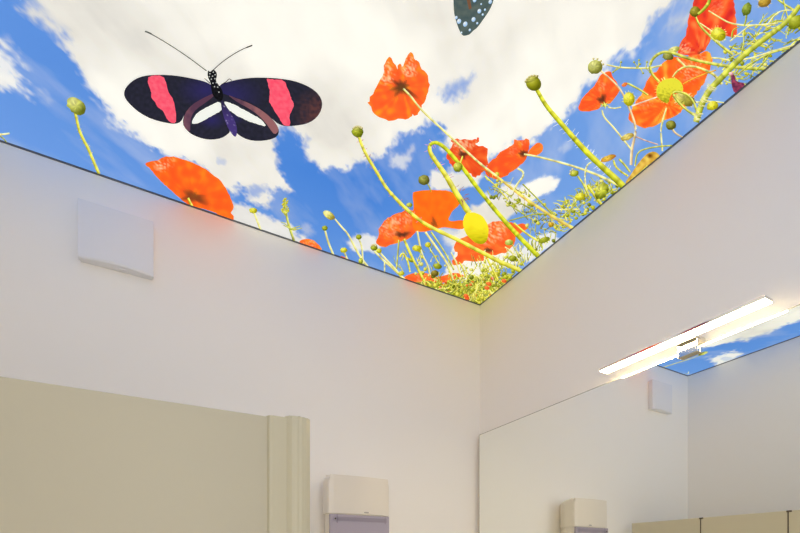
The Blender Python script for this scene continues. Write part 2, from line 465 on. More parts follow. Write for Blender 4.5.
GRN = dict(col=(190, 194, 62), hi=(230, 230, 128), lo=(104, 116, 22))
PALE = dict(col=(232, 228, 128), hi=(250, 246, 190), lo=(190, 176, 60))
OLV = dict(col=(160, 168, 40), hi=(206, 210, 90), lo=(92, 104, 16))
YEL = dict(col=(222, 216, 58), hi=(248, 244, 120), lo=(150, 146, 12))
PNK = dict(col=(226, 200, 140), hi=(246, 226, 186), lo=(176, 130, 90))
def stem(pts, w0, w1=None, st=GRN, seed=1, rough=.15, name='printed_stem'):
    k = Ink(); k.stroke(pts, w0, w1, seed=seed, rough=rough, **st); return k.build(name, PRINT)
def bud(cx, cy, rx, ry, ang=0, st=GRN, crown=None, hairs=0, tex=.32, seed=1):
    k = Ink()
    if hairs:
        rd = random.Random(seed)
        for i in range(hairs):
            th = rd.uniform(0, 2 * math.pi); a = R(ang)
            u, v = rx * .9 * math.cos(th), ry * .9 * math.sin(th); x, y = cx + u * math.cos(a) - v * math.sin(a), cy + u * math.sin(a) + v * math.cos(a)
            d_ = math.hypot(x - cx, y - cy) or 1; l = rd.uniform(1.2, 3.2)
            k.stroke([(x, y), (x + (x - cx) / d_ * l, y + (y - cy) / d_ * l)], .5, .3, col=st['hi'], hi=(245, 240, 200), lo=st['col'])
    k.blob(cx, cy, rx, ry, ang, tex=tex, seed=seed, **st)
    if crown:
        a0, n, rad = crown
        if n >= 5:
            x, y = cx + rad * .62 * math.cos(R(a0)), cy + rad * .62 * math.sin(R(a0))
            k.blob(x, y, rad * .95, rad * .34, a0 + 90, col=mix(st['col'], (214, 206, 130), .45), hi=(226, 222, 150), lo=st['lo'], tex=.3)
        for i in range(n):
            th = R(a0) + (i - (n - 1) / 2) * 1.9 / n; x, y = cx + rad * math.cos(th), cy + rad * math.sin(th)
            k.blob(x, y, 1.15, 1.15, 0, col=(214, 206, 150), hi=(240, 232, 200), lo=(150, 140, 70))
    return k.build('printed_bud', PRINT)
def hairs(pts, n, l, seed, col=(238, 232, 200), w=.5, side=0):
    rd = random.Random(seed); k = Ink(); p = chaikin(pts, 2, False)
    for i in range(n):
        j = rd.randrange(len(p) - 1); t = rd.random(); a, b = p[j], p[j + 1]
        x, y = a[0] + (b[0] - a[0]) * t, a[1] + (b[1] - a[1]) * t
        dx, dy = b[0] - a[0], b[1] - a[1]; q = math.hypot(dx, dy) or 1; sg = side or rd.choice((-1, 1)); ll = l * rd.uniform(.7, 1.3)
        ex, ey = x + (-dy / q * sg - dx / q * .25) * ll, y + (dx / q * sg - dy / q * .25) * ll
        k.stroke([(x, y), (ex, ey)], w, w * .5, col=col, hi=col, lo=col)
    return k

# background plants first (they lie behind the flowers in the picture)
def ground(out, seed, label):
    k = Ink()
    def cf(x, y):
        n = nz(x * .55, y * .55, seed) + .6 * nz(x * 1.3, y * 1.3, seed + 2)
        c = mix((168, 170, 44), (232, 226, 110), n * 1.6) if n > 0 else mix((168, 170, 44), (92, 96, 26), -n * 1.7)
        q = nz(x * .22, y * .3, seed + 5)
        if q > .28: c = mix(c, (242, 120, 50), (q - .28) * 6)
        return c
    k.area(crinkle(out, 1.2, 2.5, seed), cf, 1.1); return k.build('printed_grass', PRINT, label, 'stuff')
def tuft(region, n, lmin, lmax, wmin, wmax, seed, cols, angs=(-140, -40), blobs=0, bcols=None, curve=.25):
    """a thicket nobody could count: random blades inside a region"""
    rd = random.Random(seed); k = Ink()
    xs = [p[0] for p in region]; ys = [p[1] for p in region]
    def inside(x, y):
        c = False
        for i in range(len(region)):
            a, b = region[i], region[(i + 1) % len(region)]
            if (a[1] > y) != (b[1] > y) and x < (b[0] - a[0]) * (y - a[1]) / (b[1] - a[1]) + a[0]: c = not c
        return c
    m = 0
    while m < n + blobs:
        x, y = rd.uniform(min(xs), max(xs)), rd.uniform(min(ys), max(ys))
        if not inside(x, y): continue
        m += 1
        if m > n or (blobs and rd.random() < blobs / (n + blobs) * .5):
            c = rd.choice(bcols); r_ = rd.uniform(.8, 2.1)
            k.blob(x, y, r_ * 1.2, r_, rd.uniform(0, 180), col=c, hi=mix(c, (255, 255, 200), .5), lo=mix(c, (60, 70, 10), .5)); continue
        a = R(rd.uniform(*angs)); l = rd.uniform(lmin, lmax); cv = rd.uniform(-curve, curve) * l
        dx, dy = math.cos(a), math.sin(a); c = rd.choice(cols)
        k.stroke([(x, y), (x + dx * l * .5 - dy * cv, y + dy * l * .5 + dx * cv), (x + dx * l, y + dy * l)], rd.uniform(wmin, wmax), wmin * .7, col=c, hi=mix(c, (255, 255, 190), .45), lo=mix(c, (80, 90, 10), .5))
    return k
GC = [(200, 200, 40), (176, 184, 36), (226, 222, 70), (150, 160, 30), (236, 230, 120), (110, 122, 24), (214, 206, 60)]
GW = GC + [(246, 242, 210), (240, 236, 180)]

P8 = [(299, 241), (303.5, 239.3), (312.5, 239.5), (318.5, 244), (323.5, 251), (315, 252), (303, 248)]
poppy(P8, (310, 250), dark=0, wr=((309, 243, 9, .7),), seed=8, cell=1.3, label='small wrinkled orange poppy cut by the left ceiling edge')
poppy([(340, 255.5), (346, 258), (354, 263), (350, 266), (338, 262)], (346, 262), dark=0, seed=81, cell=1.3)
P7 = [(403, 280), (405, 276.5), (410, 274.3), (419, 272.8), (428, 274), (436, 277), (446, 276), (452, 272.8), (460, 273.6), (466, 276.5), (461, 279), (448, 282), (436, 284), (425, 286), (410, 286)]
poppy(P7, (430, 282), dark=0, wr=((425, 277, 14, .4),), seed=7, cell=1.3, label='low row of orange petals just above the left ceiling edge')

# P6 big wrinkled poppy on the right of the yellow bud
P6 = zoomed(440, 200, 7.96, [(100, 370), (140, 320), (200, 290), (300, 250), (390, 195), (410, 172), (460, 165), (560, 180), (600, 200), (680, 190), (708, 196), (700, 230), (650, 262), (600, 292), (590, 340), (560, 380), (530, 420), (480, 432), (430, 440), (380, 470), (330, 485), (250, 495), (190, 485), (175, 505), (120, 528), (88, 502), (125, 462), (145, 440), (130, 418)])
poppy(P6, (488, 250.5), dark=6, darksq=1.8, dstr=.75, dang=10, wr=((495, 229, 15, .95), (488, 239, 9, .7)), pale=(255, 150, 60), cr=.9, seed=6, label='wrinkled orange poppy right of the big yellow bud')
P3 = zoomed(400, 110, 7.96, [(400, 240), (440, 233), (500, 236), (560, 240), (608, 236), (612, 218), (634, 234), (622, 256), (590, 264), (640, 290), (690, 302), (698, 340), (694, 390), (700, 420), (680, 460), (650, 500), (625, 530), (590, 534), (560, 505), (510, 480), (450, 468), (430, 470), (400, 435), (385, 400), (365, 350), (400, 310), (418, 272)])
poppy(P3, (463, 155), base=(236, 82, 36), deep=(208, 62, 34), pale=(252, 128, 54), dark=5.5, darksq=1.3, wr=((458, 145, 12, 1.0), (470, 142, 9, .9)), cr=1.0, seed=3, label='ragged red poppy behind the hooked stem')
P4 = [(487.5, 165.8), (491.3, 161.4), (498.8, 154.4), (505, 148.8), (513.5, 145.2), (513.6, 138.6), (519, 142), (528, 137.8), (529.5, 146), (527.5, 158), (523, 163.5), (512, 172), (503, 178.5), (492, 179), (484, 173)]
poppy(P4, (523, 154), dark=5, base=(248, 90, 40), pale=(255, 140, 40), wr=((512, 150, 8, .3), (521, 142, 6, .6)), cr=.7, seed=4, label='long folded orange poppy on a pale stem')
poppy([(528, 152), (533, 146), (538, 142.5), (542, 144), (543.6, 148), (541.5, 153), (535, 156.5), (528, 156.5)], (523, 154), base=(255, 118, 44), dark=0, seed=41, cr=.2, cell=1.3)
P5A = zoomed(370, 180, 7.61, [(38, 478), (65, 420), (70, 360), (110, 310), (170, 270), (230, 250), (290, 225), (335, 228), (352, 300), (362, 390), (320, 430), (270, 465), (200, 480), (140, 508), (80, 506)])
poppy(P5A, (402, 235.3), dark=9, darksq=2.6, dang=4, wr=((389, 224, 16, .8), (404, 219, 10, .7)), pale=(255, 152, 40), cr=.7, seed=5, label='wrinkled orange poppy lowest on the left of the cluster')
P5B = [(412, 193), (417, 191.2), (429, 190), (440, 190.5), (448, 190.5), (456, 194.5), (459.7, 200), (460, 204.5), (453, 211), (450.5, 214), (448, 220.7), (452, 221.4), (460, 220), (465, 221), (465, 229), (457, 229.5), (446.5, 227.3), (440, 228), (431, 231), (420, 232.3), (413, 231), (412, 215), (414, 206)]
poppy(P5B, (434, 223), base=(255, 114, 28), deep=(248, 92, 30), pale=(255, 136, 32), dark=5, dstr=.5, streak=.2, cr=.25, seed=51, label='smooth bright orange poppy behind the long curved stem')
P10 = zoomed(560, 70, 5.714, [(100, 232), (115, 180), (145, 140), (200, 90), (215, 50), (260, 10), (290, 8), (300, 40), (330, 80), (342, 112), (330, 142), (290, 190), (270, 200), (240, 197), (220, 225), (180, 236), (140, 240)])
poppy(P10, (602, 100), base=(250, 90, 40), dark=5.5, wr=((601, 86, 7, .5),), seed=10, label='orange poppy nearest the white cloud at the right')
P11 = zoomed(620, 50, 7.96, [(60, 530), (110, 440), (150, 380), (200, 300), (230, 210), (300, 160), (350, 90), (420, 50), (500, 70), (560, 50), (640, 30), (690, 8), (722, 30), (736, 70), (730, 120), (700, 200), (660, 280), (620, 330)]) + [(686, 107), (679, 114), (672, 119), (665, 120.5), (658, 124), (651, 128), (644, 128), (637, 125), (630, 121)]
poppy(P11, (668, 104), base=(253, 110, 36), deep=(240, 80, 34), pale=(255, 176, 60), dark=0, wr=((690, 70, 16, .7), (645, 102, 12, .5), (700, 60, 9, .5)), streak=1.3, cr=.7, seed=11, label='largest orange poppy behind the hairy round bud')
P12 = [(694, -4), (693.5, 6), (689, 16.5), (687, 30), (684.5, 37.5), (680, 45), (677, 52), (682, 55), (693.5, 57), (704, 52), (708.5, 45), (712, 38), (722, 34), (731, 38), (737.7, 34.5), (737, 27), (735.5, 15), (733, -6)]
poppy(P12, (702, 54), base=(246, 78, 40), deep=(206, 44, 44), pale=(255, 140, 70), dark=5, dstr=.6, wr=((685, 49, 8, .9), (718, 8, 10, .4)), streak=1.0, cr=.7, seed=12, label='red poppy highest at the right of the print')
# P2 poppy on the white cloud
P2 = zoomed(355, 45, 6.66, [(85, 385), (110, 340), (135, 290), (165, 240), (185, 190), (200, 130), (215, 85), (240, 85), (262, 125), (283, 168), (280, 135), (300, 125), (315, 152), (335, 100), (350, 60), (370, 46), (384, 65), (390, 100), (415, 103), (436, 130), (432, 152), (465, 185), (490, 215), (496, 260), (492, 300), (480, 350), (465, 385), (445, 410), (430, 450), (405, 478), (388, 468), (370, 428), (380, 468), (365, 490), (330, 503), (300, 492), (240, 510), (200, 500), (170, 480), (140, 470), (115, 440), (100, 405)])
poppy(P2, (402, 87), dark=9, dstr=.75, wr=((386, 76, 11, 1.0), (409, 70, 10, 1.0), (407, 58, 8, 1.0), (388, 66, 6, .9)), fringe=3.6, cr=.9, pale=(255, 160, 34), seed=2, label='orange poppy on the white cloud, split at the top')
P1 = zoomed(140, 150, 7.11, [(38, 92), (90, 80), (138, 72), (165, 50), (240, 47), (290, 65), (340, 78), (390, 98), (430, 120), (480, 145), (520, 180), (570, 215), (602, 260), (625, 300), (642, 335), (655, 370), (667, 400), (662, 430), (642, 444), (657, 460), (667, 480), (664, 505), (600, 482), (540, 450), (470, 425), (400, 407), (370, 397), (330, 385), (290, 350), (250, 315), (200, 270), (150, 225), (110, 180), (70, 130), (42, 112)])
poppy(P1, (193, 197), base=(252, 100, 34), deep=(246, 84, 34), pale=(255, 138, 34), dark=15, darksq=1.9, dang=20, dstr=.6, wr=((161, 165, 9, .95), (171, 162, 6, .6)), streak=.35, cr=.35, seed=1, label='orange poppy alone at the left, touching the ceiling edge')

# thickets
ground([(410, 283), (420, 282), (432, 281), (442, 284), (452, 280), (462, 283), (470, 281), (478, 277), (484, 271), (490, 279), (498, 283), (506, 279), (513, 276), (512, 290), (480, 312), (440, 296)], 5, 'green undergrowth filling the corner of the print')
tuft([(416, 288), (428, 283), (436, 279), (447, 282), (460, 278), (472, 279), (480, 272), (486, 268), (492, 276), (500, 279), (512, 272), (512, 290), (480, 310)], 260, 4, 12, 1.0, 2.4, 31, GC, (-170, -10), 40, GC + [(250, 110, 40), (240, 90, 40)], .5).build('printed_grass', PRINT, 'tangle of yellow-green stalks in the corner of the print', 'stuff')
k = tuft([(486, 262), (500, 262), (512, 252), (524, 250), (536, 244), (548, 236), (556, 240), (500, 284), (480, 284)], 120, 4, 13, .7, 1.8, 32, GW, (-130, -60), 16, GC, .3)
for cx_, cy_ in ((467, 298), (487, 288), (489, 284), (504, 281), (466, 296)): k.blob(cx_, cy_, 2.6, 2, 20, col=(248, 110, 50), hi=(255, 150, 80), lo=(214, 80, 40))
k.build('printed_grass', PRINT, 'loose stalks and white flecks along the right ceiling edge', 'stuff')
tuft([(482, 176), (500, 174), (514, 184), (530, 196), (548, 206), (560, 214), (566, 222), (556, 234), (530, 236), (516, 214), (502, 204), (488, 196)], 100, 4, 14, .6, 1.5, 33, [(200, 200, 50), (120, 120, 30), (226, 220, 90), (90, 92, 30), (180, 180, 50)], (-160, 60), 22, GC, .35).build('printed_grass', PRINT, 'fine twigs below the folded poppy', 'stuff')
tuft([(560, 206), (574, 196), (590, 186), (604, 180), (618, 182), (620, 190), (560, 232), (548, 228)], 150, 3, 11, .8, 2.2, 34, GC, (-170, -10), 30, GC, .5).build('printed_grass', PRINT, 'bushy green stalks halfway along the right ceiling edge', 'stuff')
tuft([(730, 40), (745, 24), (770, 22), (800, 14), (812, 30), (770, 66), (740, 86), (726, 84), (716, 70)], 150, 5, 18, .8, 2.4, 35, GC, (-60, 30), 26, GC, .4).build('printed_grass', PRINT, 'dense stalks at the far right of the print', 'stuff')
tuft([(444, 262), (470, 262), (486, 258), (500, 262), (500, 276), (470, 280), (446, 278)], 34, 5, 13, .7, 1.5, 36, GW, (-120, -60), 8, GC, .2).build('printed_grass', PRINT, 'pale thin stalks above the corner tangle', 'stuff')
tuft([(398, 252), (430, 250), (446, 262), (440, 276), (405, 278), (396, 262)], 22, 6, 14, .6, 1.3, 37, GC, (-120, -60), 8, GC, .2).build('printed_grass', PRINT, 'thin stalks below the smooth orange poppy', 'stuff')

# ------------------------------------------------------------------ stems and buds, left to right
stem([(0, 136), (4, 139), (7, 143)], 1.2, st=OLV); stem([(-2, 134.8), (4, 134.2), (9.5, 133.4)], 2.2, 1.5, st=PALE)
ls = [(75, 112), (77, 121), (79, 130), (83, 139), (88, 148), (93, 160), (99, 174)]
hairs(ls, 26, 2.6, 3, (214, 196, 160)).build('printed_hairs', PRINT, kind='stuff')
stem(ls, 2.8, 3, YEL); bud(76.3, 106, 11, 7.2, 42, dict(col=(188, 192, 92), hi=(228, 228, 150), lo=(104, 112, 30)), seed=2)
stem([(188, 198), (190.5, 203), (192.5, 207)], 2.2, 2.6, YEL)
stem([(254, 212), (257, 220), (260.8, 230)], 2, 2, PALE); bud(253.2, 210.6, 4, 2.9, 5, YEL)
stem([(285.5, 208), (287, 219), (290, 229), (294, 241)], 2, 2.6, GRN)
k = Ink(); rd = random.Random(4)
for i in range(34):
    y = rd.uniform(199, 213); s_ = (1.5 + (y - 198) * .28) * (1 if y < 209 else .8); x = 285.5 + rd.uniform(-s_, s_)
    k.stroke([(285.5, y + 3), ((285.5 + x) / 2, y + 1), (x, y - 1)], .9, .5, **GRN)
    k.blob(x, y - 1, .9, .9, 0, **YEL)
for t in ((281, 222), (283, 225), (296, 228), (300, 226), (298, 229), (302, 228)): k.stroke([(290, 229), ((290 + t[0]) / 2, t[1] + 1.5), t], 1.1, .7, **GRN)
k.build('printed_sprig', PRINT, 'small feathery green sprig near the left ceiling edge')
stem([(325, 230), (328, 242), (333.5, 255)], 1.9, 2.1, PALE); bud(324.8, 228.2, 3, 2.6, 0, OLV)
stem([(335, 219), (342, 227.5), (347.5, 233), (353.8, 245), (360, 256.5), (368, 267)], 1.5, 2.4, PALE); bud(329, 215.3, 6.6, 3.6, 36, dict(col=(216, 214, 110), hi=(246, 240, 180), lo=(150, 130, 40)))
stem([(344.4, 252), (346, 256), (347.5, 260)], 1.8, 1.8, PALE); bud(343.8, 250.2, 3.6, 2.7, 0, YEL)
stem([(358.8, 238.5), (362, 246.4), (362.5, 256), (363, 264)], 1.5, 1.8, PALE); bud(358.8, 237, 2.9, 2.6, 0, OLV); bud(360.7, 261, 2.4, 3, 0, GRN)
stem([(374.5, 251), (382.7, 260), (392.8, 268), (406, 281)], 1.8, 2.6, PALE); stem([(380, 252.5), (386.5, 260), (394, 267.5), (400, 275)], 1.8, 2, PALE)
bud(374, 247.8, 3.6, 2.9, 10, OLV, crown=(-90, 4, 3)); bud(379, 250.8, 2.8, 2.4, 0, YEL)
stem([(384.6, 262), (384.6, 273)], 1.4, 1.4, PALE); bud(401.6, 273.4, 2.8, 2.4, 0, YEL)
stem([(399, 240), (397.5, 257), (396.5, 269)], 1.5, 1.5, GRN)
stem([(400, 257), (402, 253), (405, 255), (408, 262), (410, 272)], 2.2, 1.6, YEL); bud(411.6, 260, 2.8, 2.4, 0, OLV)
stem([(404, 239), (410.4, 254), (417.9, 269), (424, 281)], 2.4, 2.6, YEL)
stem([(417.3, 231), (419, 241), (421.7, 254), (428, 265), (430, 275)], 1.8, 1.6, PALE); bud(416.8, 248.3, 4.6, 3.2, 5, YEL)
stem([(425.4, 232), (432, 241.4), (441, 254), (449, 266.4), (453, 280)], 2.2, 2, PALE); stem([(431, 232), (440, 245), (447, 256), (454, 270)], 1.8, 1.6, GRN)
stem([(428, 246), (435.5, 258), (441, 268)], 1.4, 1.4, GRN); bud(428, 244.8, 3.2, 2.7, 0, YEL)
bud(437.6, 266.3, 4.2, 3, 10, OLV); bud(434.8, 273.4, 4, 3.2, 0, dict(col=(130, 116, 40), hi=(180, 160, 70), lo=(70, 64, 20)))
bud(409.4, 205, 3, 2.4, 0, GRN)
stem([(427, 183), (430, 188), (431, 192)], 1.3, 1.1, OLV); bud(424, 180, 5.6, 5.2, 0, dict(col=(140, 142, 60), hi=(184, 182, 100), lo=(84, 84, 30)))
stem([(459, 262), (463, 268), (466, 278)], 1.6, 1.6, YEL); stem([(487, 258), (492, 268), (498, 280)], 2, 2, YEL); stem([(451, 252), (456, 262), (461, 275)], 1.4, 1.4, PALE)

# the pod with the long curved stem
s2 = [(359, 137), (362, 146), (368, 158), (378, 174), (386, 188), (400, 203), (409, 211.5), (420, 220.7), (430.4, 227), (443, 233), (458, 240), (472.7, 247.7), (485, 254), (499, 261.5), (510, 266), (523, 272)]
hairs(s2[:8], 44, 3.2, 5, (190, 140, 150), .7).build('printed_hairs', PRINT, kind='stuff')
stem(s2, 2.8, 4.4, YEL, name='printed_stem', rough=.2); bud(357.6, 132, 6, 5.2, 5, OLV, crown=(-90, 6, 5.6))
# the stem of the cloud poppy, down to the right edge
# the hooked stem and its big yellow bud
hk = [(469, 213), (462, 202), (454.5, 190.5), (448, 179), (441.5, 169), (434, 159), (429.5, 151.5), (429.5, 145.2), (433.6, 142.2), (439, 143.3), (446.5, 149), (454, 157.7), (462.8, 167.8), (471.5, 180), (479.4, 190.5), (490, 203.6), (501.8, 218), (520, 237.8), (540, 258)]
hairs(hk[3:9], 16, 5, 6, (216, 150, 196), .7).build('printed_hairs', PRINT, kind='stuff')
stem(hk[:8], 6.4, 3.6, YEL); stem(hk[7:], 3.6, 4.8, dict(col=(192, 202, 30), hi=(226, 228, 70), lo=(122, 140, 8)))
hairs([(462, 202), (468, 200), (463, 190), (456, 186)], 26, 3.4, 7, (170, 110, 90)).build('printed_hairs', PRINT, kind='stuff')
bb = zoomed(440, 180, 7.61, [(205, 250), (250, 243), (322, 268), (366, 340), (372, 400), (356, 470), (320, 492), (270, 480), (212, 432), (178, 370), (174, 310), (186, 270)])
k = Ink()
k.area(crinkle(chaikin(bb, 2), .2, 2, 9), lambda x, y: mix(mix((252, 234, 44), (204, 196, 20), (y - 226) / 16 + .5 * nz(x * .12, y * .5, 2)), (140, 134, 14), (y - 236) / 16 + .8 * nz(x * .15, y * .6, 8) + (x - 482) / 40), 1.4)
k.build('printed_bud', PRINT, 'large blurred yellow bud hanging from the hooked stem')
stem([(462.8, 156), (461, 161), (460, 165)], 1.6, 1.6, YEL); bud(457.8, 167, 4.6, 5, 20, GRN)
sp = [(403.2, 88.5), (410.6, 96), (417.3, 105), (425, 113.4), (437.7, 125), (452.8, 139), (465.3, 150.2), (480.4, 164), (496.3, 176), (511.4, 188), (527.7, 200.5), (538, 207), (550, 215), (562, 222), (578, 231)]
stem(sp[:9], 2, 2.4, PALE); stem(sp[8:], 2.4, 3.6, dict(col=(232, 206, 90), hi=(246, 232, 130), lo=(196, 150, 60)))

# twigs below the folded poppy
stem([(517.7, 168.3), (523.3, 171.4), (523.5, 176.4), (517.7, 183), (513.3, 191)], 2, 1.8, PALE)
stem([(522.7, 184), (534, 195.3), (545.3, 206.6), (552, 214)], 1.4, 1.6, OLV)
stem([(505, 201), (514, 208), (525, 215)], 1.1, 1.2, OLV); stem([(513.8, 198.8), (524, 205), (536.4, 212)], 1.2, 1.2, OLV)
stem([(508.8, 220.8), (522.6, 217), (535, 213.9), (546, 214)], 1.3, 1.4, OLV); stem([(513.8, 222.7), (525, 232.7), (538, 241)], 1.7, 2.2, YEL)
stem([(485, 176), (498, 188), (508, 200)], 1.4, 1.4, YEL); stem([(492, 186), (503, 190), (512, 198)], 1.2, 1.2, GRN)
stem([(505, 247), (513, 252), (516, 268)], 1.4, 1.4, PALE); stem([(512, 244), (520, 258), (524, 266)], 1.2, 1.2, GRN)
bud(509, 242.4, 4.2, 3, 0, dict(col=(196, 206, 100), hi=(230, 234, 160), lo=(130, 144, 40))); bud(544, 240, 6, 2.8, -20, OLV); bud(551, 224.5, 3, 2.5, 0, dict(col=(216, 170, 40), hi=(240, 210, 90), lo=(150, 110, 20))); bud(512.6, 258.4, 4, 3.2, 0, OLV)
stem([(555, 209.5), (568, 209.5), (580, 209.8)], 1.4, 1.2, PALE); stem([(562, 217), (570, 210), (577, 203)], 1.6, 1.4, GRN)

# thick stem with the olive pod
s3 = [(537, 90), (546, 106), (560, 122), (575, 139.5), (587, 152.5), (598, 163), (608, 172), (616.5, 179.5), (626, 189)]
hairs(s3[1:7], 46, 6.5, 11, (232, 236, 244), .75).build('printed_hairs', PRINT, kind='stuff')
stem([(524, 154.2), (534, 155.7), (549, 159.3), (565, 163.5), (583.9, 169.5), (601.5, 176.4), (622, 187)], 1.8, 2.6, PALE)
stem(s3, 3.8, 7, dict(col=(196, 200, 40), hi=(232, 230, 80), lo=(120, 132, 10)), rough=.08)
bud(533.6, 83.4, 8, 7.2, 35, dict(col=(158, 160, 34), hi=(204, 204, 90), lo=(92, 96, 12)), crown=(-115, 6, 8), tex=.05)
stem([(591.4, 162), (586.8, 165), (585, 172.7), (585, 182.7), (587, 192)], 1.4, 1.8, PALE)
stem([(577.6, 176), (582.6, 182.7), (586, 190), (590, 198)], 1.8, 2, GRN); bud(574.3, 173.2, 4.6, 3.3, -10, GRN, crown=(-150, 3, 4.2))
stem([(587.6, 185), (594, 195), (602, 205)], 2.6, 3, YEL); bud(580.3, 196.6, 5.2, 4, -25, YEL)
k = Ink(); k.blob(601.5, 191, 6, 9, 30, tex=.5, seed=3, **GRN); k.build('printed_bud', PRINT)
stem([(613.5, 160), (615, 166), (620, 171), (628, 176)], 2, 2, YEL); stem([(619, 159), (625, 165), (630, 172)], 2.2, 2, GRN)
bud(608.2, 158.2, 8, 3, -20, dict(col=(214, 170, 60), hi=(240, 210, 100), lo=(166, 100, 30)))
# buds and stems around the right-hand poppies
stem([(606.5, 64.5), (620, 67.5), (638, 68), (650, 68), (662, 65)], 1.5, 2, PALE)
k = Ink()
k.stroke([(606.5, 64.5), (620, 67.5), (638, 68), (650, 68), (662, 65)], 1.2, 1.4, **PALE); k.stroke([(620, 67.5), (613, 72)], 1, .8, **GRN)
for a, b in (((620, 67), (621, 62)), ((638, 68), (634, 62)), ((638, 68), (639, 60)), ((640, 68), (643, 73)), ((646, 68), (647, 62)), ((646, 68), (650, 72)), ((618, 67), (613, 72)), ((636, 68), (640, 64))): k.stroke([a, b], 1.1, .7, **GRN); k.blob(b[0], b[1], 1.1, 1.1, 0, **GRN)
k.build('printed_sprig', PRINT, 'thin horizontal sprig left of the hooked stems')
stem([(600, 70), (612.5, 80.5), (620.4, 89), (626.5, 101.5), (631.7, 113.7), (636, 127.7), (634.5, 138), (631.7, 148.7), (631, 165)], 1.8, 2.8, PNK)
stem([(602, 110), (603.7, 117), (612.5, 126), (621, 136.5), (631, 149)], 1.6, 1.8, PALE)
k = Ink()
for a in (150, 200, 260, 320, 20, 80): k.stroke([(604.6, 105), (604.6 + 4.5 * math.cos(R(a)), 105 + 3.4 * math.sin(R(a)))], 2.4, .6, **GRN)
k.build('printed_calyx', PRINT, 'green star calyx under the right poppy')
stem([(608, 107), (614, 108.5), (621, 107)], 1.4, 1.2, PALE); stem([(625, 84), (628, 83.2), (632, 85.5), (639, 89), (648, 95)], 2, 2, GRN)
bud(624.5, 84.5, 3, 2, -30, dict(col=(244, 130, 60), hi=(255, 170, 90), lo=(220, 90, 40))); bud(595, 67, 7.6, 7, -30, dict(col=(186, 188, 100), hi=(222, 222, 150), lo=(110, 112, 40)), crown=(-60, 4, 8.6))
bud(629, 99, 5.8, 7, 5, YEL, hairs=24, tex=.3); stem([(631.7, 106), (644, 101.5), (657, 97)], 1.5, 1.3, dict(col=(246, 226, 190), hi=(255, 246, 230), lo=(230, 170, 120)))
bud(627.4, 136.8, 7, 3.2, -22, dict(col=(214, 196, 100), hi=(240, 228, 150), lo=(150, 120, 40))); stem([(636, 136.5), (645.7, 140.5), (658, 144.4)], 1.3, 1.3, dict(col=(200, 160, 130), hi=(230, 200, 180), lo=(150, 110, 80)))
stem([(666.7, 107.6), (663, 119), (660.6, 129.5), (661.5, 140), (662.4, 151)], 2, 1.6, PALE); stem([(672, 128), (675, 133), (683, 137.5)], 2.2, 1.6, PNK); bud(671, 125, 5.2, 4.8, 0, dict(col=(140, 140, 50), hi=(180, 176, 90), lo=(84, 84, 26)))
stem([(635, 166), (637, 152), (647.5, 148), (661.5, 146), (672, 145.4)], 1.6, 1.6, GRN)
tb = zoomed(560, 140, 7.96, [(520, 330), (560, 280), (600, 215), (650, 150), (700, 100), (750, 88), (790, 112), (800, 150), (600, 310), (530, 350)])
k = Ink(); k.area(chaikin(tb, 1), lambda x, y: mix(mix((238, 206, 96), (200, 150, 50), .5 + nz(x * .2, y * .2, 4)), (110, 60, 20), 1.3 - math.hypot(x - 650, y - 155.5) / 2.6), 1.4)
k.build('printed_bud', PRINT, 'tan drooping bud at the right ceiling edge')
stem([(648, 166), (642, 172), (632, 180)], 3, 3, YEL)
hkr = [(659, 81.4), (652.7, 75), (649.5, 67.6), (651.4, 60), (657.7, 53.8), (665, 51.3), (674, 53), (685, 57.3), (701.7, 61.6), (720, 65), (740, 67.6), (768, 69)]
stem([(676.5, 58), (682, 63), (686, 67)], 2.6, 2, PALE); bud(668, 56.5, 5.6, 3.6, 5, dict(col=(140, 140, 60), hi=(180, 180, 100), lo=(80, 80, 30)))
bud(674, 49.5, 6, 3, -20, dict(col=(216, 214, 120), hi=(240, 238, 180), lo=(140, 140, 50)))
stem(hkr, 2.6, 3.6, GRN)
stem([(672.8, 77), (676.5, 71.4), (684, 66.6), (694, 66), (705.4, 70), (714, 74), (722, 84)], 1.8, 3, dict(col=(216, 210, 90), hi=(246, 240, 170), lo=(150, 130, 40)))
bud(684.5, 99.5, 11, 6.5, 15, dict(col=(178, 172, 70), hi=(220, 206, 120), lo=(110, 100, 30)), hairs=40, tex=.6, seed=6)
k = Ink()
hb2 = zoomed(620, 50, 7.96, [(288, 320), (300, 272), (350, 232), (430, 218), (482, 245), (506, 300), (490, 345), (430, 335), (398, 365), (385, 430), (330, 405), (295, 372)])
rd = random.Random(12)
for i in range(40):
    th = rd.uniform(0, 6.28); k.stroke([(669 + 10 * math.cos(th), 90 + 10 * math.sin(th)), (669 + 14.5 * math.cos(th), 90 + 14 * math.sin(th))], .6, .3, col=(240, 232, 120), hi=(250, 245, 160), lo=(200, 190, 70))
k.area(chaikin(hb2, 1), lambda x, y: mix((228, 222, 60), (140, 140, 24), (y - 90) / 16 + .9 * nz(x * .5, y * .5, 3)), 1.2)
k.build('printed_bud', PRINT, 'round hairy yellow bud in front of the largest poppy')
stem([(674, 97), (673, 92), (679, 91.5), (688, 94.5), (694, 102), (697, 112)], 2.2, 2.4, GRN); stem([(674, 96), (680, 104), (688, 111), (698, 117)], 2.2, 2.6, GRN)
stem([(683, 84), (692, 79), (704, 74), (716, 70)], 1.4, 1.4, dict(col=(210, 150, 40), hi=(236, 190, 80), lo=(160, 100, 20)))
stem([(711.5, 57.7), (720, 58), (730, 60.5)], 1.6, 1.6, PALE); stem([(696, 102), (712, 101), (724, 102.5)], 1.4, 1.4, PALE); bud(712.5, 105.5, 6, 4.5, -25, YEL, tex=.4)
stem([(695, 15), (699.5, 25.5), (710, 36), (722, 46.5), (733, 54.5)], 2, 3, GRN)
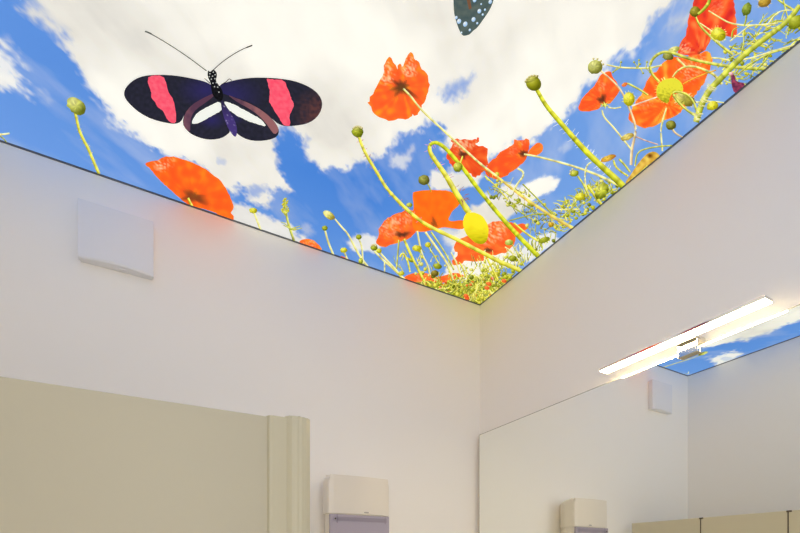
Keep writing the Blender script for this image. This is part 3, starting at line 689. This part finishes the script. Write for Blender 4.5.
stem([(708.5, 10.5), (720.5, 18), (729.5, 23), (743, 25.3), (761, 24.8), (778, 23)], 1.5, 2, PALE)
bud(695, 11.5, 5.2, 5.6, 30, dict(col=(150, 140, 40), hi=(190, 176, 80), lo=(90, 84, 20)))
stem([(710, -4), (709, 3), (703, 10), (698, 14)], 4, 2.6, OLV); bud(718.5, 34, 7.6, 6.6, 15, YEL, hairs=44, tex=.4, seed=8); stem([(700, 23), (706, 27), (712, 31)], 1.4, 1.4, PALE)
stem([(746.4, 15), (746, 20), (744, 26)], 1.8, 1.6, OLV); bud(746.6, 9, 4.6, 7, 25, dict(col=(132, 150, 50), hi=(176, 190, 90), lo=(76, 92, 24)))
bud(764.5, 2, 7, 4.6, -25, dict(col=(186, 150, 50), hi=(216, 190, 90), lo=(120, 90, 30)), hairs=20)
stem([(775, -3), (784, 4), (794, 10)], 2, 2.4, GRN); stem([(783, -2), (785, 8), (788, 18)], 1.4, 1.6, GRN); stem([(768, 24), (774, 15), (782, 10), (793, 10)], 1.3, 1.3, PALE)
stem([(740, 60), (755, 57), (770, 51.7), (797, 44)], 1.6, 2, PALE); stem([(738, 74), (752, 62), (772, 52), (790, 48)], 1.8, 1.6, GRN); stem([(730, 41), (740, 33), (750, 25)], 1.4, 1.2, PALE)
stem([(744, 30), (744, 44), (740, 58)], 1.5, 1.5, GRN); stem([(748, 32), (756, 40), (760, 46)], 1.4, 1.4, GRN); stem([(756, 70), (764, 62), (770, 54)], 1.6, 1.6, OLV)
stem([(800, 5), (788, 21), (770, 34.5), (752, 48), (737, 61), (723, 76), (709, 90), (701.5, 104), (696, 122)], 5, 6.4, dict(col=(176, 184, 56), hi=(220, 222, 104), lo=(104, 116, 20)))
hairs([(712, 86), (702, 104), (696, 120)], 60, 4.5, 17, (226, 222, 150), .8).build('printed_hairs', PRINT, kind='stuff')
k = Ink(); k.blob(796, 22, 9, 6, -40, tex=.2, **OLV); k.build('printed_bud', PRINT)
k = Ink(); k.area(chaikin(zoomed(660, 60, 5.714, [(405, 70), (432, 92), (432, 122), (495, 132), (450, 172), (425, 192), (408, 140)]), 1), lambda x, y: mix((170, 70, 100), (90, 40, 70), .5 + nz(x * .4, y * .4, 2)), 1.2); k.blob(731, 73.5, 2.4, 1.8, 0, col=(240, 190, 200), hi=(255, 230, 230), lo=(180, 110, 130))
k.build('printed_flower', PRINT, 'small purple-pink blossom at the right ceiling edge')

# ------------------------------------------------------------------ butterflies
zl = lambda p: zoomed(115, 65, 6.667, p)
zr = lambda p: zoomed(210, 65, 6.667, p)
def wingcol(fx, fy, rad, brown=0, bx=0, by=0):
    def cf(x, y):
        c = mix((36, 37, 48), (44, 44, 60), .5 + nz(x * .3, y * .3))
        c = mix(c, (46, 42, 96), 1 - math.hypot((x - fx) * .8, (y - fy) * 1.3) / rad)
        if brown: c = mix(c, (92, 58, 58), (1 - math.hypot(x - bx, y - by) / brown) * 1.2 * (.8 + nz(x * .3, y * .3, 4)))
        return c
    return cf
def patch(out, cf, name, parent, n=1, cell=1.6, cr=0, label=None):
    k = Ink(); o = chaikin(out, n)
    if cr: o = crinkle(o, cr, 1.6, 3)
    k.area(o, cf, cell); return k.build(name, parent, label)
LF = zl([(58, 190), (70, 150), (110, 108), (160, 80), (220, 66), (310, 63), (400, 68), (500, 85), (590, 105), (640, 128), (685, 170), (650, 192), (600, 217), (540, 247), (500, 277), (462, 332), (440, 377), (405, 392), (350, 387), (250, 362), (170, 322), (110, 272), (70, 226)])
RF = zr([(60, 130), (130, 108), (200, 92), (290, 82), (380, 83), (460, 88), (560, 103), (640, 133), (702, 170), (742, 220), (750, 270), (732, 322), (692, 367), (640, 392), (580, 402), (510, 408), (470, 398), (440, 382), (380, 322), (300, 272), (200, 232), (100, 202), (60, 180)])
LH = zl([(700, 175), (650, 190), (600, 215), (540, 245), (495, 275), (460, 330), (450, 390), (475, 432), (520, 467), (590, 492), (650, 497), (710, 487), (750, 462), (770, 440), (742, 390), (722, 290), (712, 240)])
RH = zr([(60, 180), (160, 212), (250, 240), (330, 282), (400, 338), (447, 400), (462, 440), (447, 477), (400, 497), (320, 507), (250, 497), (200, 472), (170, 445), (140, 400), (100, 300), (80, 240)])
ab = zr([(72, 225), (92, 245), (132, 310), (167, 370), (182, 430), (176, 478), (155, 472), (120, 420), (93, 350), (74, 280)])
# halo of cut-out white left around the insect in the print, then body and wings
kb = Ink()
kb.area(chaikin(ab, 1), lambda x, y: mix(mix((70, 56, 120), (34, 34, 50), (118 - y) / 22), (170, 160, 200), (nz(x * 1.4, y * 1.4) - .35) * 3), 1.1)
kb.area(chaikin([(208, 69.5), (210, 72), (213, 69), (216, 71), (217.2, 75), (215.6, 80), (218, 84), (222, 89), (223.5, 95), (222, 101), (218.5, 101), (213, 96), (211, 88), (210.5, 82), (207.4, 76)], 1), lambda x, y: mix((30, 30, 34), (14, 14, 18), .5 + nz(x * .6, y * .6)), 1.1)
for x, y in ((210, 73.6), (213.4, 72), (215.2, 74.5), (211.4, 79), (215, 78.5), (213, 83), (216.4, 82.5), (209.4, 76.4), (214.6, 86.5), (217.8, 87), (212.6, 76), (219, 92)): kb.blob(x, y, .7, .7, 0, col=(200, 204, 200), hi=(230, 232, 230), lo=(120, 120, 120))
for x, y in ((206, 79.5), (204.5, 78)): kb.stroke([(210, 83), (x, y)], .8, .5, col=(30, 30, 30), hi=(40, 40, 40), lo=(20, 20, 20))
kb.stroke([(222, 84), (227, 81), (228.5, 78.6), (231, 79), (231.5, 81)], .8, .6, col=(30, 30, 30), hi=(50, 50, 50), lo=(20, 20, 20))
z_keep = ZK[0]
LFo = patch(LF, wingcol(206, 90, 24), 'forewing', PRINT, 1)
RFo = patch(RF, wingcol(228, 95, 30, 26, 316, 112), 'forewing', PRINT, 1)
LHo = patch(LH, wingcol(212, 120, 13), 'hindwing', PRINT, 1); RHo = patch(RH, wingcol(232, 118, 10), 'hindwing', PRINT, 1)
LBo = patch(zl([(672, 178), (650, 190), (580, 222), (510, 265), (463, 325), (453, 395), (478, 436), (502, 442), (502, 400), (507, 340), (542, 292), (600, 252), (660, 206)]), lambda x, y: mix((128, 84, 96), (88, 58, 78), .5 + (x - 186) / 16 + .6 * nz(x * .2, y * .2)), 'wing_rim', LHo)
RBo = patch(zr([(110, 192), (170, 218), (250, 248), (330, 290), (400, 343), (450, 405), (458, 440), (430, 464), (400, 425), (370, 382), (320, 330), (250, 282), (190, 252)]), lambda x, y: mix((150, 100, 102), (92, 62, 80), .4 - (x - 250) / 30 + .6 * nz(x * .2, y * .2)), 'wing_rim', RHo)
WB = lambda x, y: (240, 244, 236)
patch(zl([(697, 238), (650, 262), (590, 290), (540, 325), (515, 365), (513, 394), (560, 387), (620, 350), (680, 320), (720, 293)]), WB, 'white_stripe', LHo, 1, 2, .25)
patch(zr([(96, 238), (160, 260), (230, 300), (300, 335), (350, 370), (380, 410), (310, 392), (240, 367), (170, 332), (120, 292), (95, 255)]), WB, 'white_stripe', RHo, 1, 2, .25)
PK = lambda x, y: mix((244, 76, 104), (250, 104, 124), .5 + nz(x * .3, y * .3, 6) + .4 * nz(x * 1.1, y * 1.1, 2))
patch(zl([(222, 70), (320, 67), (345, 130), (350, 170), (385, 220), (400, 280), (407, 330), (404, 390), (365, 382), (340, 345), (325, 310), (280, 275), (265, 240), (245, 225), (240, 170), (218, 120)]), PK, 'pink_band', LFo, 1, 1.6, .3)
patch(zr([(376, 86), (410, 95), (497, 97), (512, 150), (530, 180), (543, 230), (562, 265), (547, 300), (525, 335), (537, 402), (500, 407), (470, 370), (440, 320), (410, 270), (392, 235), (400, 180), (385, 120)]), PK, 'pink_band', RFo, 1, 1.6, .4)
for i in range(len(kb.v)): kb.v[i] = (kb.v[i][0], kb.v[i][1], kb.v[i][2] - (z_keep - ZK[0]) - 2e-5)
ZK[0] -= 4e-5
body = kb.build('printed_butterfly', PRINT, 'dark butterfly with pink bands and white hindwing stripes')
for o in (LFo, RFo, LHo, RHo): o.parent = body
DK = dict(col=(70, 70, 66), hi=(90, 90, 84), lo=(50, 50, 46))
for pts, tip in (([(206.5, 70.6), (187.7, 56.4), (169, 44), (151.3, 33.6), (145, 31)], [(151.5, 33.7), (148, 32), (145, 31)]), ([(213, 70), (221.6, 62), (231.7, 55), (242, 49), (252.4, 45)], [(246, 47.4), (252.4, 45)])):
    k = Ink(); k.stroke(pts, .9, .9, **DK); k.stroke(tip, 1.4, 1.4, **DK); k.build('antenna', body)
zt_ = lambda p: zoomed(400, 0, 5.333, p)
W2 = zt_([(286, -60), (285, 0), (287, 60), (298, 110), (318, 165), (335, 190), (352, 188), (372, 182), (390, 162), (412, 147), (442, 105), (480, 50), (500, 0), (508, -60), (480, -110), (400, -150), (330, -120)])
b2 = Ink(); b2.area(chaikin([(468, -28), (474, -32), (484, -24), (492, -8), (488, -6), (478, -16)], 1), lambda x, y: (30, 36, 36), 2)
w2 = Ink(); w2.area(chaikin(W2, 1), lambda x, y: mix((70, 88, 90), (92, 104, 98), .5 + nz(x * .2, y * .2)), 2)
w2.area(zt_([(352, -20), (370, -20), (382, 42), (368, 50)]), lambda x, y: (120, 84, 62), 2)
for x, y, r_ in ((315, 112, 12), (348, 127, 12.5), (392, 102, 11.5), (423, 58, 11), (300, 92, 8), (453, 50, 6), (441, 76, 6), (412, 122, 6), (372, 158, 6.5), (328, 172, 5), (481, 8, 10), (433, 20, 5), (398, 0, 10), (355, -60, 14), (440, -50, 14)):
    px_, py_ = zt_([(x, y)])[0]; w2.blob(px_, py_, r_ / 5.333 * .9, r_ / 5.333 * 1.15, 20, col=(196, 216, 240), hi=(240, 246, 250), lo=(150, 190, 226))
w2o = w2.build('forewing', PRINT)
w3 = Ink(); w3.area(chaikin([(488, -14), (500, -34), (520, -46), (540, -44), (536, -28), (516, -12), (496, -6)], 1), lambda x, y: (76, 92, 92), 2); w3o = w3.build('forewing', PRINT)
b2o = b2.build('printed_butterfly', PRINT, 'dark grey wing with pale blue spots at the top of the print')
w2o.parent = b2o; w3o.parent = b2o

# ------------------------------------------------------------------ extractor fan cover on the north wall
vx0, vx1, vzt, vzb = -1.7006, -1.4812, CAMZ + 1.2108, CAMZ + 1.0135
fan = empty('extractor_fan', ((vx0 + vx1) / 2, 0, vzb))
tag(fan, 'square white extractor fan cover high on the left wall', 'extractor fan')
obj('back_plate', box(vx0 + .004, vx1 - .004, -.012, 0, vzb + .003, vzt - .002, .001), M['white'], fan)
n = 16; pts = [(vx0, -.03), (vx0, -.012)]
bm = bmesh.new()      # cover: flat face, bottom edge bowed toward the room
rows = []
for i in range(n + 1):
    t = i / n; x = vx0 + (vx1 - vx0) * t; bow = math.sin(math.pi * t) * .012
    rows.append([bm.verts.new(c) for c in ((x, -.012, vzt), (x, -.030, vzt), (x, -.030, vzb + bow + .004), (x, -.027, vzb + bow * .8), (x, -.013, vzb + .003))])
for i in range(n):
    for k in range(5): bm.faces.new((rows[i][k], rows[i][(k + 1) % 5], rows[i + 1][(k + 1) % 5], rows[i + 1][k]))
bm.faces.new(rows[0]); bm.faces.new(rows[-1])
obj('cover', bm, M['white'], fan)
obj('latch', box((vx0 + vx1) / 2 + .005, (vx0 + vx1) / 2 + .03, -.024, -.012, vzb + .0005, vzb + .004, .001), M['white'], fan)

# ------------------------------------------------------------------ towel dispenser on the north wall
dx0, dx1, dp = -.876, -.597, .16
dz = CAMZ + .192; dtop = CAMZ + .347
disp = empty('towel_dispenser', ((dx0 + dx1) / 2, 0, CAMZ - .14))
tag(disp, 'white paper towel dispenser with a smoky grey window on the left wall', 'towel dispenser')
def dface(x):          # front bows gently toward the room
    t = (x - dx0) / (dx1 - dx0); return -(dp - .012) - .012 * math.sin(math.pi * t)
def shell(z0, z1, inset=0.0, crown=False, bev=0.0):
    N = 18; out = [(dx1 - inset - .055, 0), (dx0 + inset + .05, 0), (dx0 + inset + .02, -.05), (dx0 + inset, -.095)]
    r_ = .02
    for i in range(6):
        a = i / 5 * math.pi / 2; out.append((dx0 + inset + r_ * (1 - math.cos(a)) * .55, -(dp - .012 - r_) + inset - r_ * math.sin(a)))
    for i in range(1, N):
        x = dx0 + inset + r_ * .55 + (dx1 - dx0 - 2 * inset - 1.1 * r_) * i / N; out.append((x, dface(x) + inset))
    for i in range(6):
        a = math.pi / 2 - i / 5 * math.pi / 2; out.append((dx1 - inset - r_ * (1 - math.cos(a)) * .55, -(dp - .012 - r_) + inset - r_ * math.sin(a)))
    out.append((dx1 - inset, -.085)); out.append((dx1 - inset - .02, -.045))
    return prism(out, 'z', z0, z1, bev, 5)
obj('cover', shell(dz, dtop, 0, bev=.03), M['cover'], disp, smooth=False)
obj('body', shell(CAMZ - .14, dz, .007), M['cover'], disp)
win = obj('window', (lambda b: b)(box(dx0 + .009, dx1 - .008, -dp + .003, -dp + .02, CAMZ - .12, dz - .004, .003)), M['smoke'], disp)
b_ = box(dx0 + .038, dx1 - .022, -dp + .002, -dp + .006, dz - .03, dz - .014); add_box(b_, dx0 + .036, dx0 + .041, -dp + .002, -dp + .006, dz - .04, dz - .004); add_box(b_, dx1 - .03, dx1 - .026, -dp + .002, -dp + .006, dz - .036, dz - .008)
obj('inner_rail', b_, M['smoke2'], win)
b_ = bmesh.new(); add_disc(b_, (dx0 + .029, -dp + .002, dz - .022), .008, .006); obj('screw_boss', b_, M['smoke'], win)
b_ = bmesh.new(); add_disc(b_, (dx0 + .029, -dp - .002, dz - .022), .0035, .003); obj('screw', b_, M['dark'], win)
b_ = box(-.722, -.702, -dp - .0015, -dp + .004, dz + .006, dz + .0105, .001); obj('lock', b_, M['steel'], disp)

# ------------------------------------------------------------------ mirror on the east wall
MT = CAMZ + .6427
my1 = -.0364; my0 = CAMY + (CAMX * -1 + MIRX) / math.tan(YAW + math.atan(403.0 / F))
mir = empty('wall_mirror', (0, (my0 + my1) / 2, MT - 1.15))
tag(mir, 'large frameless wall mirror below the light bar', 'mirror')
obj('backing_board', box(MIRX + .005, 0, my0 + .004, my1 - .004, MT - 1.15, MT - .003), M['backing'], mir)
gl = obj('glass', box(MIRX, MIRX + .005, my0, my1, MT - 1.15, MT, 0), M['mirror'], mir)
gl.data.materials.append(M['backing'])
for p in gl.data.polygons:
    if p.normal.x > -.9: p.material_index = 1

e_ = box(MIRX - .0006, MIRX + .002, my0, my1, MT - .0016, MT + .0004)
obj('polished_edge', e_, M['rim'], mir)
e_ = box(MIRX - .0006, MIRX + .002, my1 - .0016, my1 + .0004, MT - 1.15, MT - .0018)
obj('polished_edge', e_, M['rim'], mir)
# ------------------------------------------------------------------ light bar over the mirror
lz = CAMZ + .6655; ly1, ly0 = -.7912, -1.2710; lx0, lx1 = -.0962, -.0587
lamp = empty('mirror_light', (-.07, (ly0 + ly1) / 2, lz))
tag(lamp, 'slim chrome light bar with warm glowing underside above the mirror', 'lamp')
obj('housing', box(lx0 - .0012, lx1 + .0012, ly0 - .0012, ly1 + .0012, lz + .0004, lz + .0085, .0006), M['chrome'], lamp)
obj('diffuser', box(lx0, lx1, ly0, ly1, lz - .0012, lz + .002, .0004), M['lamp'], lamp)
by0, by1 = -1.085, -1.028
br = box(lx1 - .004, -.004, by0, by1, lz - .006, lz + .006, .001)
add_box(br, MIRX - .014, MIRX - .001, by0, by1, MT - .02, lz - .002, .001)
obj('bracket', br, M['chrome'], lamp)

# ------------------------------------------------------------------ toilet cubicle
ch = CAMZ + .241
sy = -1.0725                # room side of the side panel
cub = empty('toilet_cubicle', (-1.25, -1.05, 0))
tag(cub, 'low beige toilet cubicle with rounded corner post at the lower left', 'toilet cubicle')
obj('side_panel', box(-W + .002, -1.286, sy, sy + .028, .12, ch, .001), M['panel'], cub)
fl = [(-1.288, sy + .002), (-1.284, sy - .005), (-1.278, sy - .0065), (-1.25, sy - .0065), (-1.25, sy + .03), (-1.288, sy + .03)]
obj('edge_strip', prism(fl, 'z', .12, ch + .001), M['edge'], cub)
pc = (-1.236, sy + .010); out = []
for i in range(36):
    a = 2 * math.pi * i / 36; c_, s_ = math.cos(a), math.sin(a)
    rr = .0225 / (abs(c_) ** 3.2 + abs(s_) ** 3.2) ** (1 / 3.2); rr *= 1 + .012 * math.cos(a * 18)
    out.append((pc[0] + rr * c_, pc[1] + rr * s_))
obj('corner_post', prism(out, 'z', 0, ch + .004, .0015, 2), M['edge'], cub)
fx0, fx1 = -1.278, -1.252
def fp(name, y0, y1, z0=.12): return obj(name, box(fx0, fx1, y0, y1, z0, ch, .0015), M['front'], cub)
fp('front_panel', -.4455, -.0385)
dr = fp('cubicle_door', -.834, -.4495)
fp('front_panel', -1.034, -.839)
for y in (-.4475, -.8365): obj('joint', box(fx0 + .004, fx1 + .001, y - .0018, y + .0018, .12, ch - .001), M['dark'], cub)
for y in (-.452, -.841):
    b_ = box(fx1 - .001, fx1 + .004, y - .010, y + .010, ch - .007, ch + .001, .001); obj('hinge', b_, M['dark'], dr)
b_ = bmesh.new(); add_disc(b_, (fx1 + .012, -.52, 1.0), .022, .026, 'x'); obj('door_knob', b_, M['steel'], dr)
b_ = box(fx0 + .004, fx1 - .004, -.0385, -.001, .3, .34); obj('wall_bracket', b_, M['steel'], cub); b_ = box(fx0 + .004, fx1 - .004, -.0385, -.001, 1.3, 1.34); obj('wall_bracket', b_, M['steel'], cub)
for y in (-.25, -.94): b_ = bmesh.new(); add_disc(b_, (-1.265, y, .061), .012, .122, 'z'); obj('foot', b_, M['steel'], cub)
